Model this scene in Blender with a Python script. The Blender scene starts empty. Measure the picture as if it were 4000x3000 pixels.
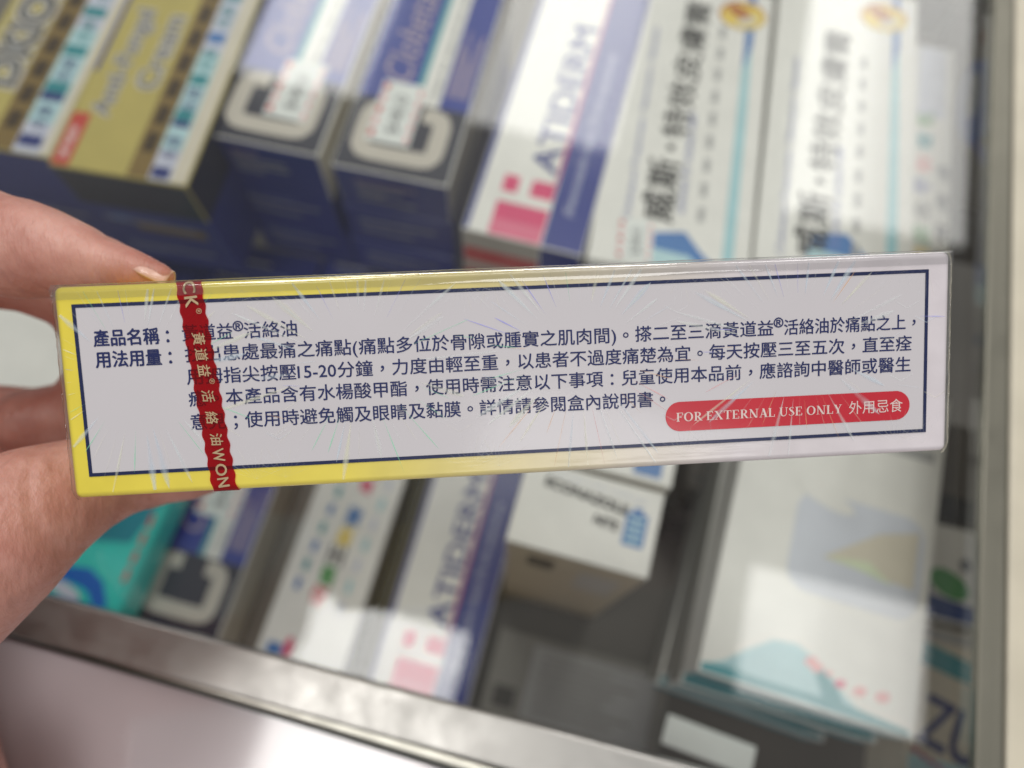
import bpy, bmesh, math, random, re
from mathutils import Vector, Matrix
random.seed(7)
S = bpy.context.scene
COL = S.collection
MM = 0.001

# ------------------------------------------------------------------ camera
# world: metres, glass counter top at z = 0, X along the counter edge, Y away from the customer
cam_d = bpy.data.cameras.new('camera')
cam = bpy.data.objects.new('camera', cam_d)
COL.objects.link(cam)
CR = ((0.9711234, 0.23810424, 0.01502356), (0.22746818, -0.90507247, -0.35930773), (-0.07195528, 0.35234953, -0.9330982))
cam.matrix_world = Matrix(((CR[0][0], -CR[1][0], -CR[2][0], 0.0),
                           (CR[0][1], -CR[1][1], -CR[2][1], 0.0),
                           (CR[0][2], -CR[1][2], -CR[2][2], 0.19),
                           (0, 0, 0, 1)))
cam_d.sensor_width = 36.0
cam_d.lens = 27.198
cam_d.clip_start = 0.005
cam_d.clip_end = 50
cam_d.dof.use_dof = True
cam_d.dof.focus_distance = 0.1045
cam_d.dof.aperture_fstop = 11.0
S.camera = cam

# ------------------------------------------------------------------ world and lamps (indoor shop: ceiling light panels, two of them added)
W = bpy.data.worlds.new('World')
S.world = W
W.use_nodes = True
bg = W.node_tree.nodes['Background']
bg.inputs[0].default_value = (0.985, 0.985, 0.985, 1)
bg.inputs[1].default_value = 0.29
S.view_settings.view_transform = 'Standard'
S.view_settings.look = 'None'
S.view_settings.exposure = 0.08
S.view_settings.gamma = 1.0
S.view_settings.use_curve_mapping = False
S.render.engine = 'CYCLES'
S.cycles.max_bounces = 10
S.cycles.transparent_max_bounces = 16
S.cycles.caustics_reflective = False
S.cycles.caustics_refractive = False
S.cycles.use_denoising = True


def panel(x0, x1, y0, y1, L, z=1.6, col=(1.0, 0.985, 0.96)):
    d = bpy.data.lights.new('panel_lamp', 'AREA')
    d.shape = 'RECTANGLE'
    d.size = x1 - x0
    d.size_y = y1 - y0
    d.color = col
    d.energy = L * math.pi * d.size * d.size_y
    o = bpy.data.objects.new('panel_lamp', d)
    o.location = ((x0 + x1) / 2, (y0 + y1) / 2, z)
    COL.objects.link(o)


panel(-1.157, -0.78, 1.43, 2.45, 4.2)
panel(-0.45, -0.03, 1.43, 2.45, 4.2)
panel(0.46, 0.95, 1.36, 2.45, 4.0)
panel(-0.46, -0.09, -0.38, 0.08, 7.2)
panel(-0.50, 0.30, 0.60, 0.88, 14.0)  # added lamp, its reflection kept hidden; key light and the hand's shadow
panel(0.50, 0.90, 0.10, 0.38, 4.0)
panel(0.4, 1.2, -1.7, -0.9, 3.0)  # added fill lamp behind the camera, no such source seen


# ------------------------------------------------------------------ materials
def lin(c):
    c /= 255.0
    return c / 12.92 if c <= 0.04045 else ((c + 0.055) / 1.055) ** 2.4


def rgb(r, g, b, k=1.0):
    return tuple(min(0.9, lin(x) * k) for x in (r, g, b)) + (1.0,)


_mats = {}


def mat(name, col, rough=0.35, metal=0.0, var=0.05, scale=90.0, coat=0.0, bump=0.0, bscale=900.0, spec=0.5, alpha=1.0):
    if name in _mats:
        return _mats[name]
    m = bpy.data.materials.new(name)
    m.use_nodes = True
    nt = m.node_tree
    b = nt.nodes['Principled BSDF']
    tc = nt.nodes.new('ShaderNodeTexCoord')
    if var > 0:
        n = nt.nodes.new('ShaderNodeTexNoise')
        n.inputs['Scale'].default_value = scale
        n.inputs['Detail'].default_value = 3
        nt.links.new(tc.outputs['Object'], n.inputs['Vector'])
        mr = nt.nodes.new('ShaderNodeMapRange')
        mr.inputs['From Min'].default_value = 0.25
        mr.inputs['From Max'].default_value = 0.75
        mr.inputs['To Min'].default_value = 1.0 - var
        mr.inputs['To Max'].default_value = 1.0 + var
        nt.links.new(n.outputs['Fac'], mr.inputs['Value'])
        mx = nt.nodes.new('ShaderNodeVectorMath')
        mx.operation = 'SCALE'
        mx.inputs[0].default_value = col[:3]
        nt.links.new(mr.outputs['Result'], mx.inputs['Scale'])
        nt.links.new(mx.outputs['Vector'], b.inputs['Base Color'])
    else:
        b.inputs['Base Color'].default_value = col
    b.inputs['Roughness'].default_value = rough
    b.inputs['Metallic'].default_value = metal
    b.inputs['Specular IOR Level'].default_value = spec
    b.inputs['Coat Weight'].default_value = coat
    b.inputs['Coat Roughness'].default_value = 0.08
    b.inputs['Alpha'].default_value = alpha
    if bump > 0:
        n2 = nt.nodes.new('ShaderNodeTexNoise')
        n2.inputs['Scale'].default_value = bscale
        n2.inputs['Detail'].default_value = 2
        nt.links.new(tc.outputs['Object'], n2.inputs['Vector'])
        bp = nt.nodes.new('ShaderNodeBump')
        bp.inputs['Strength'].default_value = bump
        bp.inputs['Distance'].default_value = 0.0004
        nt.links.new(n2.outputs['Fac'], bp.inputs['Height'])
        nt.links.new(bp.outputs['Normal'], b.inputs['Normal'])
        nt.links.new(bp.outputs['Normal'], b.inputs['Coat Normal'])
    _mats[name] = m
    return m


def ink(name, r, g, b, k=1.1, rough=0.3, **kw):
    return mat(name, rgb(r, g, b, k), rough, **kw)


WHITE = ink('white_card', 221, 220, 216, 1.14, coat=0.25, bump=0.05, bscale=400)
CREAM = ink('cream_card', 205, 198, 182, 1.1)
NAVY = ink('navy_print', 44, 52, 122, 1.2, 0.3, coat=0.2)
NAVYBLACK = ink('midnight_print', 44, 44, 60, 1.0, 0.3, coat=0.2)
BLUE = ink('blue_print', 48, 62, 144, 1.1, 0.28, coat=0.2)
ROYAL = ink('royal_blue_print', 34, 48, 130, 1.1, 0.28, coat=0.2)
DEEPBLUE = ink('deep_blue_print', 30, 62, 128, 1.15, 0.28)
GOLD = ink('gold_print', 182, 168, 98, 1.1, 0.28, coat=0.3)
BROWN = ink('brown_gold_print', 124, 102, 56, 1.1, 0.35)
DKBROWN = ink('dark_brown_ink', 66, 52, 34, 1.0)
LAV = ink('lavender_print', 196, 200, 216, 1.1)
PTEAL = ink('pale_teal_print', 176, 208, 214, 1.1)
TEALSQ = ink('teal_square_print', 48, 132, 140, 1.1)
NAVYSQ = ink('navy_square_print', 46, 56, 116, 1.1)
BLACK = ink('black_ink', 30, 28, 28, 1.0)
GREYINK = ink('grey_ink', 120, 122, 126, 1.0)
PALEGREY = ink('pale_grey_ink', 172, 172, 172, 1.0)
SILVER = ink('silver_grey_print', 190, 184, 174, 1.1)
PINK = ink('pink_print', 206, 58, 108, 1.15)
ROSE = ink('rose_print', 216, 106, 136, 1.1)
MAGENTA = ink('magenta_line_print', 176, 50, 116, 1.1)
TEALINE = ink('teal_line_print', 70, 150, 160, 1.1)
PINKISH = ink('pinkish_script_ink', 176, 160, 172, 1.0)
BLUEINK = ink('blue_italic_ink', 110, 120, 178, 1.0)
CYANSTR = ink('cyan_stripe_print', 158, 200, 208, 1.1)
MIDBLUE = ink('mid_blue_print', 70, 118, 178, 1.1)
ORANGE = ink('orange_print', 176, 108, 58, 1.1)
YEL = ink('yellow_print', 226, 200, 96, 1.1)
REDINK = ink('red_ink', 200, 70, 70, 1.1)
LRED = ink('pale_red_ink', 226, 164, 166, 1.1)
REDTAG = ink('red_tag_print', 190, 72, 62, 1.1)
GREENINK = ink('green_ink', 76, 150, 84, 1.1)
TEALPACK = ink('teal_pouch', 44, 190, 180, 1.25, 0.3, coat=0.4)
TEALDK = ink('dark_teal_print', 28, 132, 150, 1.1, 0.3)
SWOOSH = ink('blue_swoosh_print', 20, 100, 190, 1.1, 0.3)
AQUA = ink('aqua_print', 166, 202, 210, 1.1)
TEALBAND = ink('teal_band_print', 70, 146, 156, 1.1)
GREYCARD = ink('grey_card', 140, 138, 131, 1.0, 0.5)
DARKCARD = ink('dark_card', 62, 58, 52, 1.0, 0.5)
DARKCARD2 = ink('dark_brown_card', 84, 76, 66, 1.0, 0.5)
STICKER = ink('sticker_paper', 222, 226, 224, 1.1, 0.5)
TAN = ink('tan_print', 196, 180, 152, 1.1)


# ------------------------------------------------------------------ object helpers
def link(name, me, mats=(), parent=None):
    for m in mats:
        me.materials.append(m)
    o = bpy.data.objects.new(name, me)
    COL.objects.link(o)
    if parent:
        o.parent = parent
    return o


def tag(o, label, cat, group=None, kind=None):
    if label:
        o['label'] = label
    if cat:
        o['category'] = cat
    if group:
        o['group'] = group
    if kind:
        o['kind'] = kind
    return o


def thing(name, loc, rz, label, cat, group=None):
    o = bpy.data.objects.new(name, None)
    o.empty_display_size = 0.01
    COL.objects.link(o)
    o.location = loc
    o.rotation_euler = (0, 0, rz)
    return tag(o, label, cat, group)


def box_mesh(name, x0, x1, y0, y1, z0, z1, bev=0.0004, seg=2):
    bm = bmesh.new()
    bmesh.ops.create_cube(bm, size=1)
    for v in bm.verts:
        v.co = Vector(((x0 + x1) / 2 + v.co.x * (x1 - x0), (y0 + y1) / 2 + v.co.y * (y1 - y0), (z0 + z1) / 2 + v.co.z * (z1 - z0)))
    if bev > 0:
        bmesh.ops.bevel(bm, geom=list(bm.edges), offset=bev, segments=seg, profile=0.5, affect='EDGES')
    me = bpy.data.meshes.new(name)
    bm.to_mesh(me)
    bm.free()
    for p in me.polygons:
        p.use_smooth = False
    return me


_tc = {}


def textgeo(body, bold=0.0):
    key = body
    if key not in _tc:
        cu = bpy.data.curves.new('lettering', 'FONT')
        cu.body = body
        cu.resolution_u = 3
        o = bpy.data.objects.new('lettering', cu)
        COL.objects.link(o)
        dg = bpy.context.evaluated_depsgraph_get()
        me = bpy.data.meshes.new_from_object(o.evaluated_get(dg))
        vs = [(v.co.x, v.co.y) for v in me.vertices]
        fs = [tuple(p.vertices) for p in me.polygons]
        COL.objects.unlink(o)
        bpy.data.objects.remove(o)
        bpy.data.curves.remove(cu)
        bpy.data.meshes.remove(me)
        _tc[key] = (vs, fs)
    return _tc[key]


class Print:
    """flat ink shapes on a face; F(u, v, off) turns millimetres on the face into a point"""

    def __init__(self):
        self.v, self.f, self.mi, self.m, self.bump = [], [], [], [], 0

    def _mi(self, m):
        if m not in self.m:
            self.m.append(m)
        return self.m.index(m)

    def add(self, F, polys, m, lay=0):
        """polys: list of 2-D outlines in mm"""
        i = self._mi(m)
        off = 0.10 + lay * 0.05
        for q in polys:
            a = sum(q[k][0] * q[(k + 1) % len(q)][1] - q[(k + 1) % len(q)][0] * q[k][1] for k in range(len(q)))
            if a < 0:
                q = q[::-1]
            n = len(self.v)
            self.bump += 1
            e = (self.bump % 12) * 0.0025
            self.v += [F(x, y, off + e) for x, y in q]
            self.f.append(tuple(range(n, n + len(q))))
            self.mi.append(i)

    def rect(self, F, u0, v0, u1, v1, m, lay=0):
        self.add(F, [[(u0, v0), (u1, v0), (u1, v1), (u0, v1)]], m, lay)

    def disc(self, F, u, v, ru, rv, m, lay=0, n=28, rot=0.0):
        c, s = math.cos(rot), math.sin(rot)
        self.add(F, [[(u + c * ru * math.cos(t) - s * rv * math.sin(t), v + s * ru * math.cos(t) + c * rv * math.sin(t))
                      for t in (2 * math.pi * k / n for k in range(n))]], m, lay)

    def ribbon(self, F, pts, wid, m, lay=0):
        L, R = [], []
        n = len(pts)
        for k in range(n):
            a = Vector(pts[max(0, k - 1)])
            b = Vector(pts[min(n - 1, k + 1)])
            d = (b - a).normalized()
            w = wid[k] if isinstance(wid, (list, tuple)) else wid
            nn = Vector((-d.y, d.x)) * w / 2
            p = Vector(pts[k])
            L.append(tuple(p + nn))
            R.append(tuple(p - nn))
        self.add(F, [[L[k], R[k], R[k + 1], L[k + 1]] for k in range(n - 1)], m, lay)

    def text(self, F, body, u, v, size, m, rot=0.0, lay=1, bold=0.0, width=None, height=None, shear=0.0, centre=False):
        """u, v: where the baseline starts (or the middle, with centre); width: run the line out to this length"""
        vs, fs = textgeo(body, bold)
        if not vs:
            return
        x0 = min(p[0] for p in vs)
        x1 = max(p[0] for p in vs)
        y0 = min(p[1] for p in vs)
        y1 = max(p[1] for p in vs)
        sx = sy = size
        if width:
            sx = width / (x1 - x0)
        if height:
            sy = height / (y1 - y0)
            if not width:
                sx = sy
        c, s = math.cos(rot), math.sin(rot)
        cx = (x0 + x1) / 2 if centre else x0
        cy = (y0 + y1) / 2 if centre else (y0 if height else 0.0)
        i = self._mi(m)
        # heavier strokes: the outline struck again a little to each side
        hits = ((0, 0),) if bold <= 0.004 else ((-1, -0.6), (1, -0.6), (0, 1)) if bold < 0.03 else ((-1, -1), (1, -1), (-1, 1), (1, 1), (0, 0))
        for k_, (hx, hy) in enumerate(hits):
            off = 0.10 + lay * 0.05 + k_ * 0.004
            n = len(self.v)
            for x, y in vs:
                a = (x - cx + hx * bold) * sx + shear * (y - cy) * sy
                b = (y - cy + hy * bold) * sy
                self.v.append(F(u + c * a - s * b, v + s * a + c * b, off))
            for f in fs:
                self.f.append(tuple(n + k for k in f))
                self.mi.append(i)

    def build(self, name, parent):
        if not self.f:
            return None
        me = bpy.data.meshes.new(name)
        me.from_pydata(self.v, [], self.f)
        o = link(name, me, self.m, parent)
        for p, i in zip(me.polygons, self.mi):
            p.material_index = i
        return o


def rrect(u0, v0, u1, v1, r, n=8):
    out = []
    for cx, cy, a0 in ((u1 - r, v0 + r, -90), (u1 - r, v1 - r, 0), (u0 + r, v1 - r, 90), (u0 + r, v0 + r, 180)):
        for k in range(n + 1):
            a = math.radians(a0 + 90 * k / n)
            out.append((cx + r * math.cos(a), cy + r * math.sin(a)))
    return out


class Carton:
    """a folding carton: front left top corner at the thing's origin, x along the front edge, y back, top at z = 0"""

    def __init__(self, name, label, x, y, z, yaw, w, l, h, m, group=None, cat='carton', bev=0.0006):
        self.w, self.l, self.h = w, l, h
        self.root = thing(name, (x, y, z), math.radians(yaw), label, cat, group)
        me = box_mesh('carton', 0, w * MM, 0, l * MM, -h * MM, 0, bev)
        self.body = link('carton', me, (m,), self.root)
        self.p, self.t = Print(), Print()

    def top(self, u, v, o):
        return (u * MM, v * MM, o * MM)

    def front(self, u, t, o):
        return (u * MM, -o * MM, (t - self.h) * MM)

    def right(self, v, t, o):
        return ((self.w + o) * MM, v * MM, (t - self.h) * MM)

    def left(self, v, t, o):
        return (-o * MM, (self.l - v) * MM, (t - self.h) * MM)

    def done(self):
        self.p.build('printed_design', self.root)
        self.t.build('lettering', self.root)
        return self.root


UP = math.pi / 2


def copy_tree(o, parent=None):
    c = o.copy()
    COL.objects.link(c)
    if parent:
        c.parent = parent
    for ch in list(o.children):
        copy_tree(ch, c)
    return c


def price_sticker(c, u, v, w, l, text, rot=0.06):
    """paper price label stuck on the top of a carton"""
    cs, sn = math.cos(rot), math.sin(rot)

    def F(a, b, o):
        return ((u + cs * a - sn * b) * MM, (v + sn * a + cs * b) * MM, (0.30 + o) * MM)
    me = box_mesh('price_sticker', 0, w * MM, 0, l * MM, 0, 0.00012, 0)
    st = link('price_sticker', me, (STICKER,), c.root)
    st.location = (u * MM, v * MM, 0.00028)
    st.rotation_euler = (0, 0, rot)
    p = Print()

    def G(a, b, o):
        return (a * MM, b * MM, (0.12 + o) * MM)
    p.text(G, text, w * 0.72, l * 0.16, 6, GREYINK, UP, 1, 0.0, width=l * 0.62, height=w * 0.34)
    for k in range(5):
        p.rect(G, w * 0.04, l * (0.08 + 0.19 * k), w * 0.17, l * (0.18 + 0.19 * k), LRED if k % 2 else REDINK, 1)
        p.rect(G, w * 0.86, l * (0.05 + 0.19 * k), w * 0.95, l * (0.16 + 0.19 * k), LRED, 1)
    p.build('price_lettering', st)


# ------------------------------------------------------------------ the setting
FLOOR = mat('shelf_board', rgb(116, 111, 104), 0.45, var=0.15, scale=14)
me = box_mesh('shelf_floor', -0.75, 0.5, -0.06, 0.8, -0.217, -0.205, 0)
tag(link('shelf_floor', me, (FLOOR,)), 'dark grey shelf board under the stacked cartons', 'shelf', kind='structure')

LEDGE = mat('pinkish_white_ledge', rgb(202, 189, 192, 1.0), 0.16, var=0.03, scale=30, coat=0.6, bump=0.03, bscale=60)
lb = LEDGE.node_tree.nodes['Principled BSDF']
lb.inputs['Coat Weight'].default_value = 1.0
lb.inputs['Coat IOR'].default_value = 1.75
me = box_mesh('counter_ledge', -0.60, 0.40, -0.40, -0.0205, -0.02, -0.0035, 0.0008)
o = link('counter_ledge', me, (LEDGE,))
o.rotation_euler = (0, 0, math.radians(-2.0))
tag(o, 'glossy pinkish white ledge in front of the metal rail', 'ledge', kind='structure')
CREAMLEDGE = mat('cream_ledge', rgb(206, 198, 178, 1.05), 0.4, var=0.08, scale=60)
me = box_mesh('side_ledge', 0.1135, 0.24, -0.022, 0.70, -0.008, 0.001, 0.0006)
tag(link('side_ledge', me, (CREAMLEDGE,)), 'cream ledge along the right side of the glass case', 'ledge', kind='structure')

# glass top
def front_fresnel(nt, ior):
    """the same outside reflection from either side of a thin sheet"""
    f = nt.nodes.new('ShaderNodeFresnel')
    ge = nt.nodes.new('ShaderNodeNewGeometry')
    m = nt.nodes.new('ShaderNodeMapRange')
    m.inputs['To Min'].default_value = ior
    m.inputs['To Max'].default_value = 1.0 / ior
    nt.links.new(ge.outputs['Backfacing'], m.inputs['Value'])
    nt.links.new(m.outputs['Result'], f.inputs['IOR'])
    return f


g = bpy.data.materials.new('counter_glass')
g.use_nodes = True
nt = g.node_tree
nt.nodes.remove(nt.nodes['Principled BSDF'])
tr = nt.nodes.new('ShaderNodeBsdfTransparent')
tr.inputs[0].default_value = (0.980, 0.985, 0.972, 1)
gl = nt.nodes.new('ShaderNodeBsdfGlossy')
gl.inputs['Roughness'].default_value = 0.015
fr = front_fresnel(nt, 1.5)
ms = nt.nodes.new('ShaderNodeMixShader')
nt.links.new(fr.outputs[0], ms.inputs[0])
nt.links.new(tr.outputs[0], ms.inputs[1])
nt.links.new(gl.outputs[0], ms.inputs[2])
nt.links.new(ms.outputs[0], nt.nodes['Material Output'].inputs[0])
me = box_mesh('glass_countertop', -0.70, 0.1068, -0.0066, 0.75, -0.006, 0.0, 0)
tag(link('glass_countertop', me, (g,)), 'clear glass top of the display counter with pale lamp reflections', 'glass top')


def brushed(name, col, rough, axis):
    m = bpy.data.materials.new(name)
    m.use_nodes = True
    nt = m.node_tree
    b = nt.nodes['Principled BSDF']
    b.inputs['Metallic'].default_value = 1.0
    b.inputs['Base Color'].default_value = col
    tc = nt.nodes.new('ShaderNodeTexCoord')
    mp = nt.nodes.new('ShaderNodeMapping')
    mp.inputs['Scale'].default_value = (6, 900, 900) if axis == 'x' else (900, 6, 900)
    n = nt.nodes.new('ShaderNodeTexNoise')
    n.inputs['Scale'].default_value = 1.0
    n.inputs['Detail'].default_value = 4
    n3 = nt.nodes.new('ShaderNodeTexNoise')
    n3.inputs['Scale'].default_value = 130
    n3.inputs['Detail'].default_value = 5
    nt.links.new(tc.outputs['Object'], mp.inputs[0])
    nt.links.new(mp.outputs[0], n.inputs['Vector'])
    nt.links.new(tc.outputs['Object'], n3.inputs['Vector'])
    mr = nt.nodes.new('ShaderNodeMapRange')
    mr.inputs['To Min'].default_value = rough - 0.08
    mr.inputs['To Max'].default_value = rough + 0.22
    nt.links.new(n3.outputs['Fac'], mr.inputs['Value'])
    nt.links.new(mr.outputs['Result'], b.inputs['Roughness'])
    bp = nt.nodes.new('ShaderNodeBump')
    bp.inputs['Strength'].default_value = 0.12
    bp.inputs['Distance'].default_value = 0.0003
    nt.links.new(n.outputs['Fac'], bp.inputs['Height'])
    nt.links.new(bp.outputs['Normal'], b.inputs['Normal'])
    return m


STEEL = brushed('brushed_steel', (0.46, 0.445, 0.42, 1), 0.30, 'x')
ALU = brushed('pale_aluminium', (0.70, 0.68, 0.60, 1), 0.34, 'x')
GLASSEDGE = mat('dark_green_glass_edge', rgb(46, 52, 42), 0.4)  # strip standing for the dark green edge of the glass
OLIVE = brushed('olive_steel', (0.23, 0.22, 0.18, 1), 0.34, 'y')

rail = thing('metal_rail', (0, -0.012, 0), 0, 'brushed steel rail along the front edge of the glass counter', 'rail')
o = link('rail_face', box_mesh('rail_face', -0.70, 0.1068, -0.0052, 0.0052, -0.012, 0.0006, 0.0007, 3), (STEEL,), rail)
o = link('rail_lip', box_mesh('rail_lip', -0.70, 0.1068, -0.0075, -0.0055, -0.012, -0.0002, 0.0005, 3), (ALU,), rail)
o.rotation_euler = (0, 0, math.radians(-1.4))
o = link('rail_glass_edge', box_mesh('rail_glass_edge', -0.70, 0.1068, -0.0087, -0.0074, -0.012, -0.0016, 0.0002), (GLASSEDGE,), rail)
o.rotation_euler = (0, 0, math.radians(-1.4))
side = link('side_frame', box_mesh('side_frame', 0.1070, 0.1132, -0.018, 0.75, -0.0025, 0.0005, 0.0004, 3), (OLIVE,))
tag(side, 'dark olive metal strip along the right edge of the glass', 'frame')

# ------------------------------------------------------------------ stacks of cartons under the glass
NAVYSTACK = 'navy cartons stacked under the ointment boxes'


def navy_under(label, x, y, z, yaw, w, l, h, lines=4, gold=False, m=None):
    c = Carton('medicine_carton', label, x, y, z, yaw, w, l, h, m or NAVY, NAVYSTACK)
    for k in range(lines):
        c.t.rect(c.front, 6, h - 7 - k * 3.4, w * (0.62 + 0.25 * math.sin(k * 2.1)), h - 5.6 - k * 3.4, PALEGREY if k % 2 else BLUEINK, 1)
    c.p.rect(c.front, 0.8, h - 2.6, w - 0.8, h - 0.9, BLUE, 0)
    if gold:
        c.p.rect(c.front, 0.35 * w, h - 15, 0.9 * w, h - 9, BROWN, 0)
        c.p.rect(c.front, 0.18 * w, h - 10, 0.32 * w, h - 6, MIDBLUE, 0)
    c.done()
    return c


def gold_strip(c, u0, u1, squares, chars):
    c.p.rect(c.top, u0, 0.6, u1, c.l - 0.6, LAV, 0)
    c.p.rect(c.top, u0, 14, u1, 60, PTEAL, 1)
    for v, m in squares:
        c.p.rect(c.top, u0 + 0.6, v - 2.6, u1 - 0.9, v + 2.6, m, 2)
    for v in chars:
        c.t.text(c.top, '皮膚', (u0 + u1) / 2, v, 5.5, NAVYSQ if v < 45 else TEALSQ, UP, 3, 0.0, width=11, height=6.2, centre=True)


for lab_, x_, y_, z_, w_ in (('tall navy carton in the row low in front of the gold and C stacks, leftmost', -0.232, 0.118, -0.138, 50),
                             ('tall navy carton low in front of the stack of the red-tagged gold carton', -0.180, 0.128, -0.136, 52),
                             ('tall navy carton low in front of the first silver C stack', -0.126, 0.136, -0.134, 50),
                             ('tall navy carton low between the second silver C stack and the pink H carton', -0.074, 0.139, -0.137, 44)):
    k_ = Carton('medicine_carton', lab_, x_, y_, z_, 1.5, w_, 34, (0.205 + z_) * 1000, NAVY, 'tall navy cartons low in front of the stacks')
    k_.p.rect(k_.top, 0.8, 0.8, w_ - 0.8, 5, BLUE, 0)
    for j_ in range(4):
        k_.t.rect(k_.top, 6, 9 + 5 * j_, w_ * (0.6 + 0.2 * math.sin(j_ * 2.3 + x_ * 90)), 10.6 + 5 * j_, PALEGREY if j_ % 2 else BLUEINK, 1)
    k_.p.rect(k_.front, 1, 40, w_ - 1, 60, NAVYBLACK, 0)
    k_.done()

# gold carton, cut by the left edge of the picture
c = Carton('ointment_carton', 'gold carton with big black outlined letters at the left edge', -0.2464, 0.1307, -0.045, 3.0, 44.5, 112, 30, GOLD, 'gold ointment cartons')
c.p.rect(c.top, 20.5, 0.6, 29.8, 111, BROWN, 0)
gold_strip(c, 29.8, 40.2, [(6, NAVYSQ), (27, NAVYSQ), (31, TEALSQ), (49, TEALSQ), (69, TEALSQ), (90, TEALSQ)], [16.5, 39.5, 59, 80])
c.p.rect(c.top, 40.2, 0.6, 43.9, 111, CREAM, 0)
for k in range(8):
    c.t.rect(c.top, 22.5, 10 + 12 * k, 27.8, 18 + 12 * k, DKBROWN, 2)
c.t.text(c.top, 'DKION', 18.6, 28, 15, SILVER, UP, 1, 0.10, width=60, height=13.4)
c.t.text(c.top, 'DKION', 17.9, 28.6, 15, BLACK, UP, 2, 0.045, width=58.8, height=12.2)
c.t.text(c.top, 'DKION', 17.0, 29.3, 15, PALEGREY, UP, 3, -0.004, width=57.4, height=10.6)
c.p.rect(c.front, 0.6, 0.6, 44, 29.4, NAVY, 0)
c.done()
navy_under('navy carton under the leftmost gold carton, behind the fingertip', -0.2470, 0.1312, -0.0752, 3.4, 46, 110, 30)
navy_under('lowest navy carton in the stack under the leftmost gold carton', -0.2480, 0.1318, -0.1054, 2.6, 46, 110, 30)

c = Carton('ointment_carton', 'gold carton lettered Anti Fungal Cream with a red tag', -0.2014, 0.1306, -0.045, 3.5, 52, 118, 24, GOLD, 'gold ointment cartons')
c.p.rect(c.top, 29.3, 0.6, 37.4, 117, BROWN, 0)
gold_strip(c, 37.4, 45.6, [(4, NAVYSQ), (27, NAVYSQ), (30, TEALSQ), (47, TEALSQ), (68, MIDBLUE), (90, TEALSQ)], [15, 37.5, 57, 79, 100])
c.p.rect(c.top, 45.6, 0.6, 51.4, 117, CREAM, 0)
for k in range(8):
    c.t.rect(c.top, 31.0, 12 + 12.5 * k, 35.6, 20.5 + 12.5 * k, DKBROWN, 2)
c.p.add(c.top, [rrect(0.7, 0.7, 7.4, 24.2, 0.8)], REDTAG, 0)
c.t.text(c.top, 'SKYNEW', 5.6, 4, 4, WHITE, UP, 1, 0.01, width=14, height=3.4)
c.t.text(c.top, 'Anti-Fungal', 15.4, 24.5, 9, GREYINK, UP, 2, 0.012, width=52, height=8.4)
c.t.text(c.top, 'Anti-Fungal', 15.8, 24.1, 9, SILVER, UP, 1, 0.06, width=52.8, height=9.2)
c.t.text(c.top, 'Cream', 26.2, 39.5, 9, GREYINK, UP, 2, 0.012, width=36, height=7.6)
c.t.text(c.top, 'Cream', 26.6, 39.1, 9, SILVER, UP, 1, 0.06, width=36.8, height=8.4)
c.p.rect(c.front, 0.6, 0.6, 51.4, 23.0, NAVYBLACK, 0)
c.p.rect(c.right, 0.6, 0.6, 117, 23.0, NAVYBLACK, 0)
c.p.rect(c.top, 0.6, 44, 2.0, 117, BLUE, 1)
c.done()
navy_under('navy carton with a gold smear on its end, under the red-tagged gold carton', -0.2030, 0.1318, -0.0693, 3.0, 53, 112, 22, 2, True)
navy_under('lowest navy carton under the red-tagged gold carton', -0.2030, 0.1330, -0.0915, 3.8, 52, 112, 22, 3)


def c_carton(label, x, y, z, yaw, l=110, sticker=None, h=29):
    """the navy ointment carton with a silver bracket-shaped C"""
    c = Carton('ointment_carton', label, x, y, z, yaw, 45, l, h, WHITE, 'ointment cartons with a silver C')
    c.p.rect(c.top, 0.6, 0.6, 44.4, 34, NAVYBLACK, 0)
    path = [(16.5, 29.3), (11.5, 29.3), (9.0, 28.4), (7.8, 26.0), (7.6, 22), (7.6, 14), (8.0, 11.2), (9.4, 9.4), (12.0, 8.8), (22, 8.6), (32, 8.8),
            (34.6, 9.4), (36.0, 11.2), (36.4, 14), (36.4, 22), (36.2, 26), (35.0, 28.4), (32.5, 29.3), (28.0, 29.3)]
    c.p.ribbon(c.top, path, 7.0, SILVER, 2)
    c.p.rect(c.top, 0.6, 34, 22, l - 0.6, BLUE, 0)
    c.p.rect(c.top, 22, 34, 24.5, l - 0.6, TEALINE, 0)
    c.p.rect(c.top, 24.5, 34, 32.5, l - 0.6, WHITE, 0)
    c.p.rect(c.top, 32.5, 34, 44.4, l - 0.6, BLUE, 0)
    c.t.text(c.top, 'Clobetasol', 18.8, 42, 10, PINKISH, UP, 1, 0.0, width=62, height=11.5, shear=0.3)
    c.t.text(c.top, 'cream for external skin treatment', 30.8, 38, 3, GREYINK, UP, 1, 0.01, width=68, height=2.6)
    for k in range(6):
        c.t.rect(c.top, 34.2 + k * 1.5, 40, 34.9 + k * 1.5, 66 + 8 * math.sin(k * 1.7), PINKISH, 1)
    c.p.rect(c.front, 0.6, 0.6, 44.4, h - 0.7, NAVY, 0)
    c.p.rect(c.front, 0.8, h - 2.8, 38, h - 1.0, BLUE, 1)
    for k in range(4):
        c.t.rect(c.front, 8, h - 8 - k * 3.5, 26 + 7 * math.sin(k * 2 + x * 50), h - 6.6 - k * 3.5, PINKISH if k == 0 else PALEGREY, 2)
    c.p.rect(c.right, 0.6, 0.6, l - 0.6, h - 0.7, CREAM, 0)
    if sticker:
        price_sticker(c, *sticker)
    return c.done()


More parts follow.
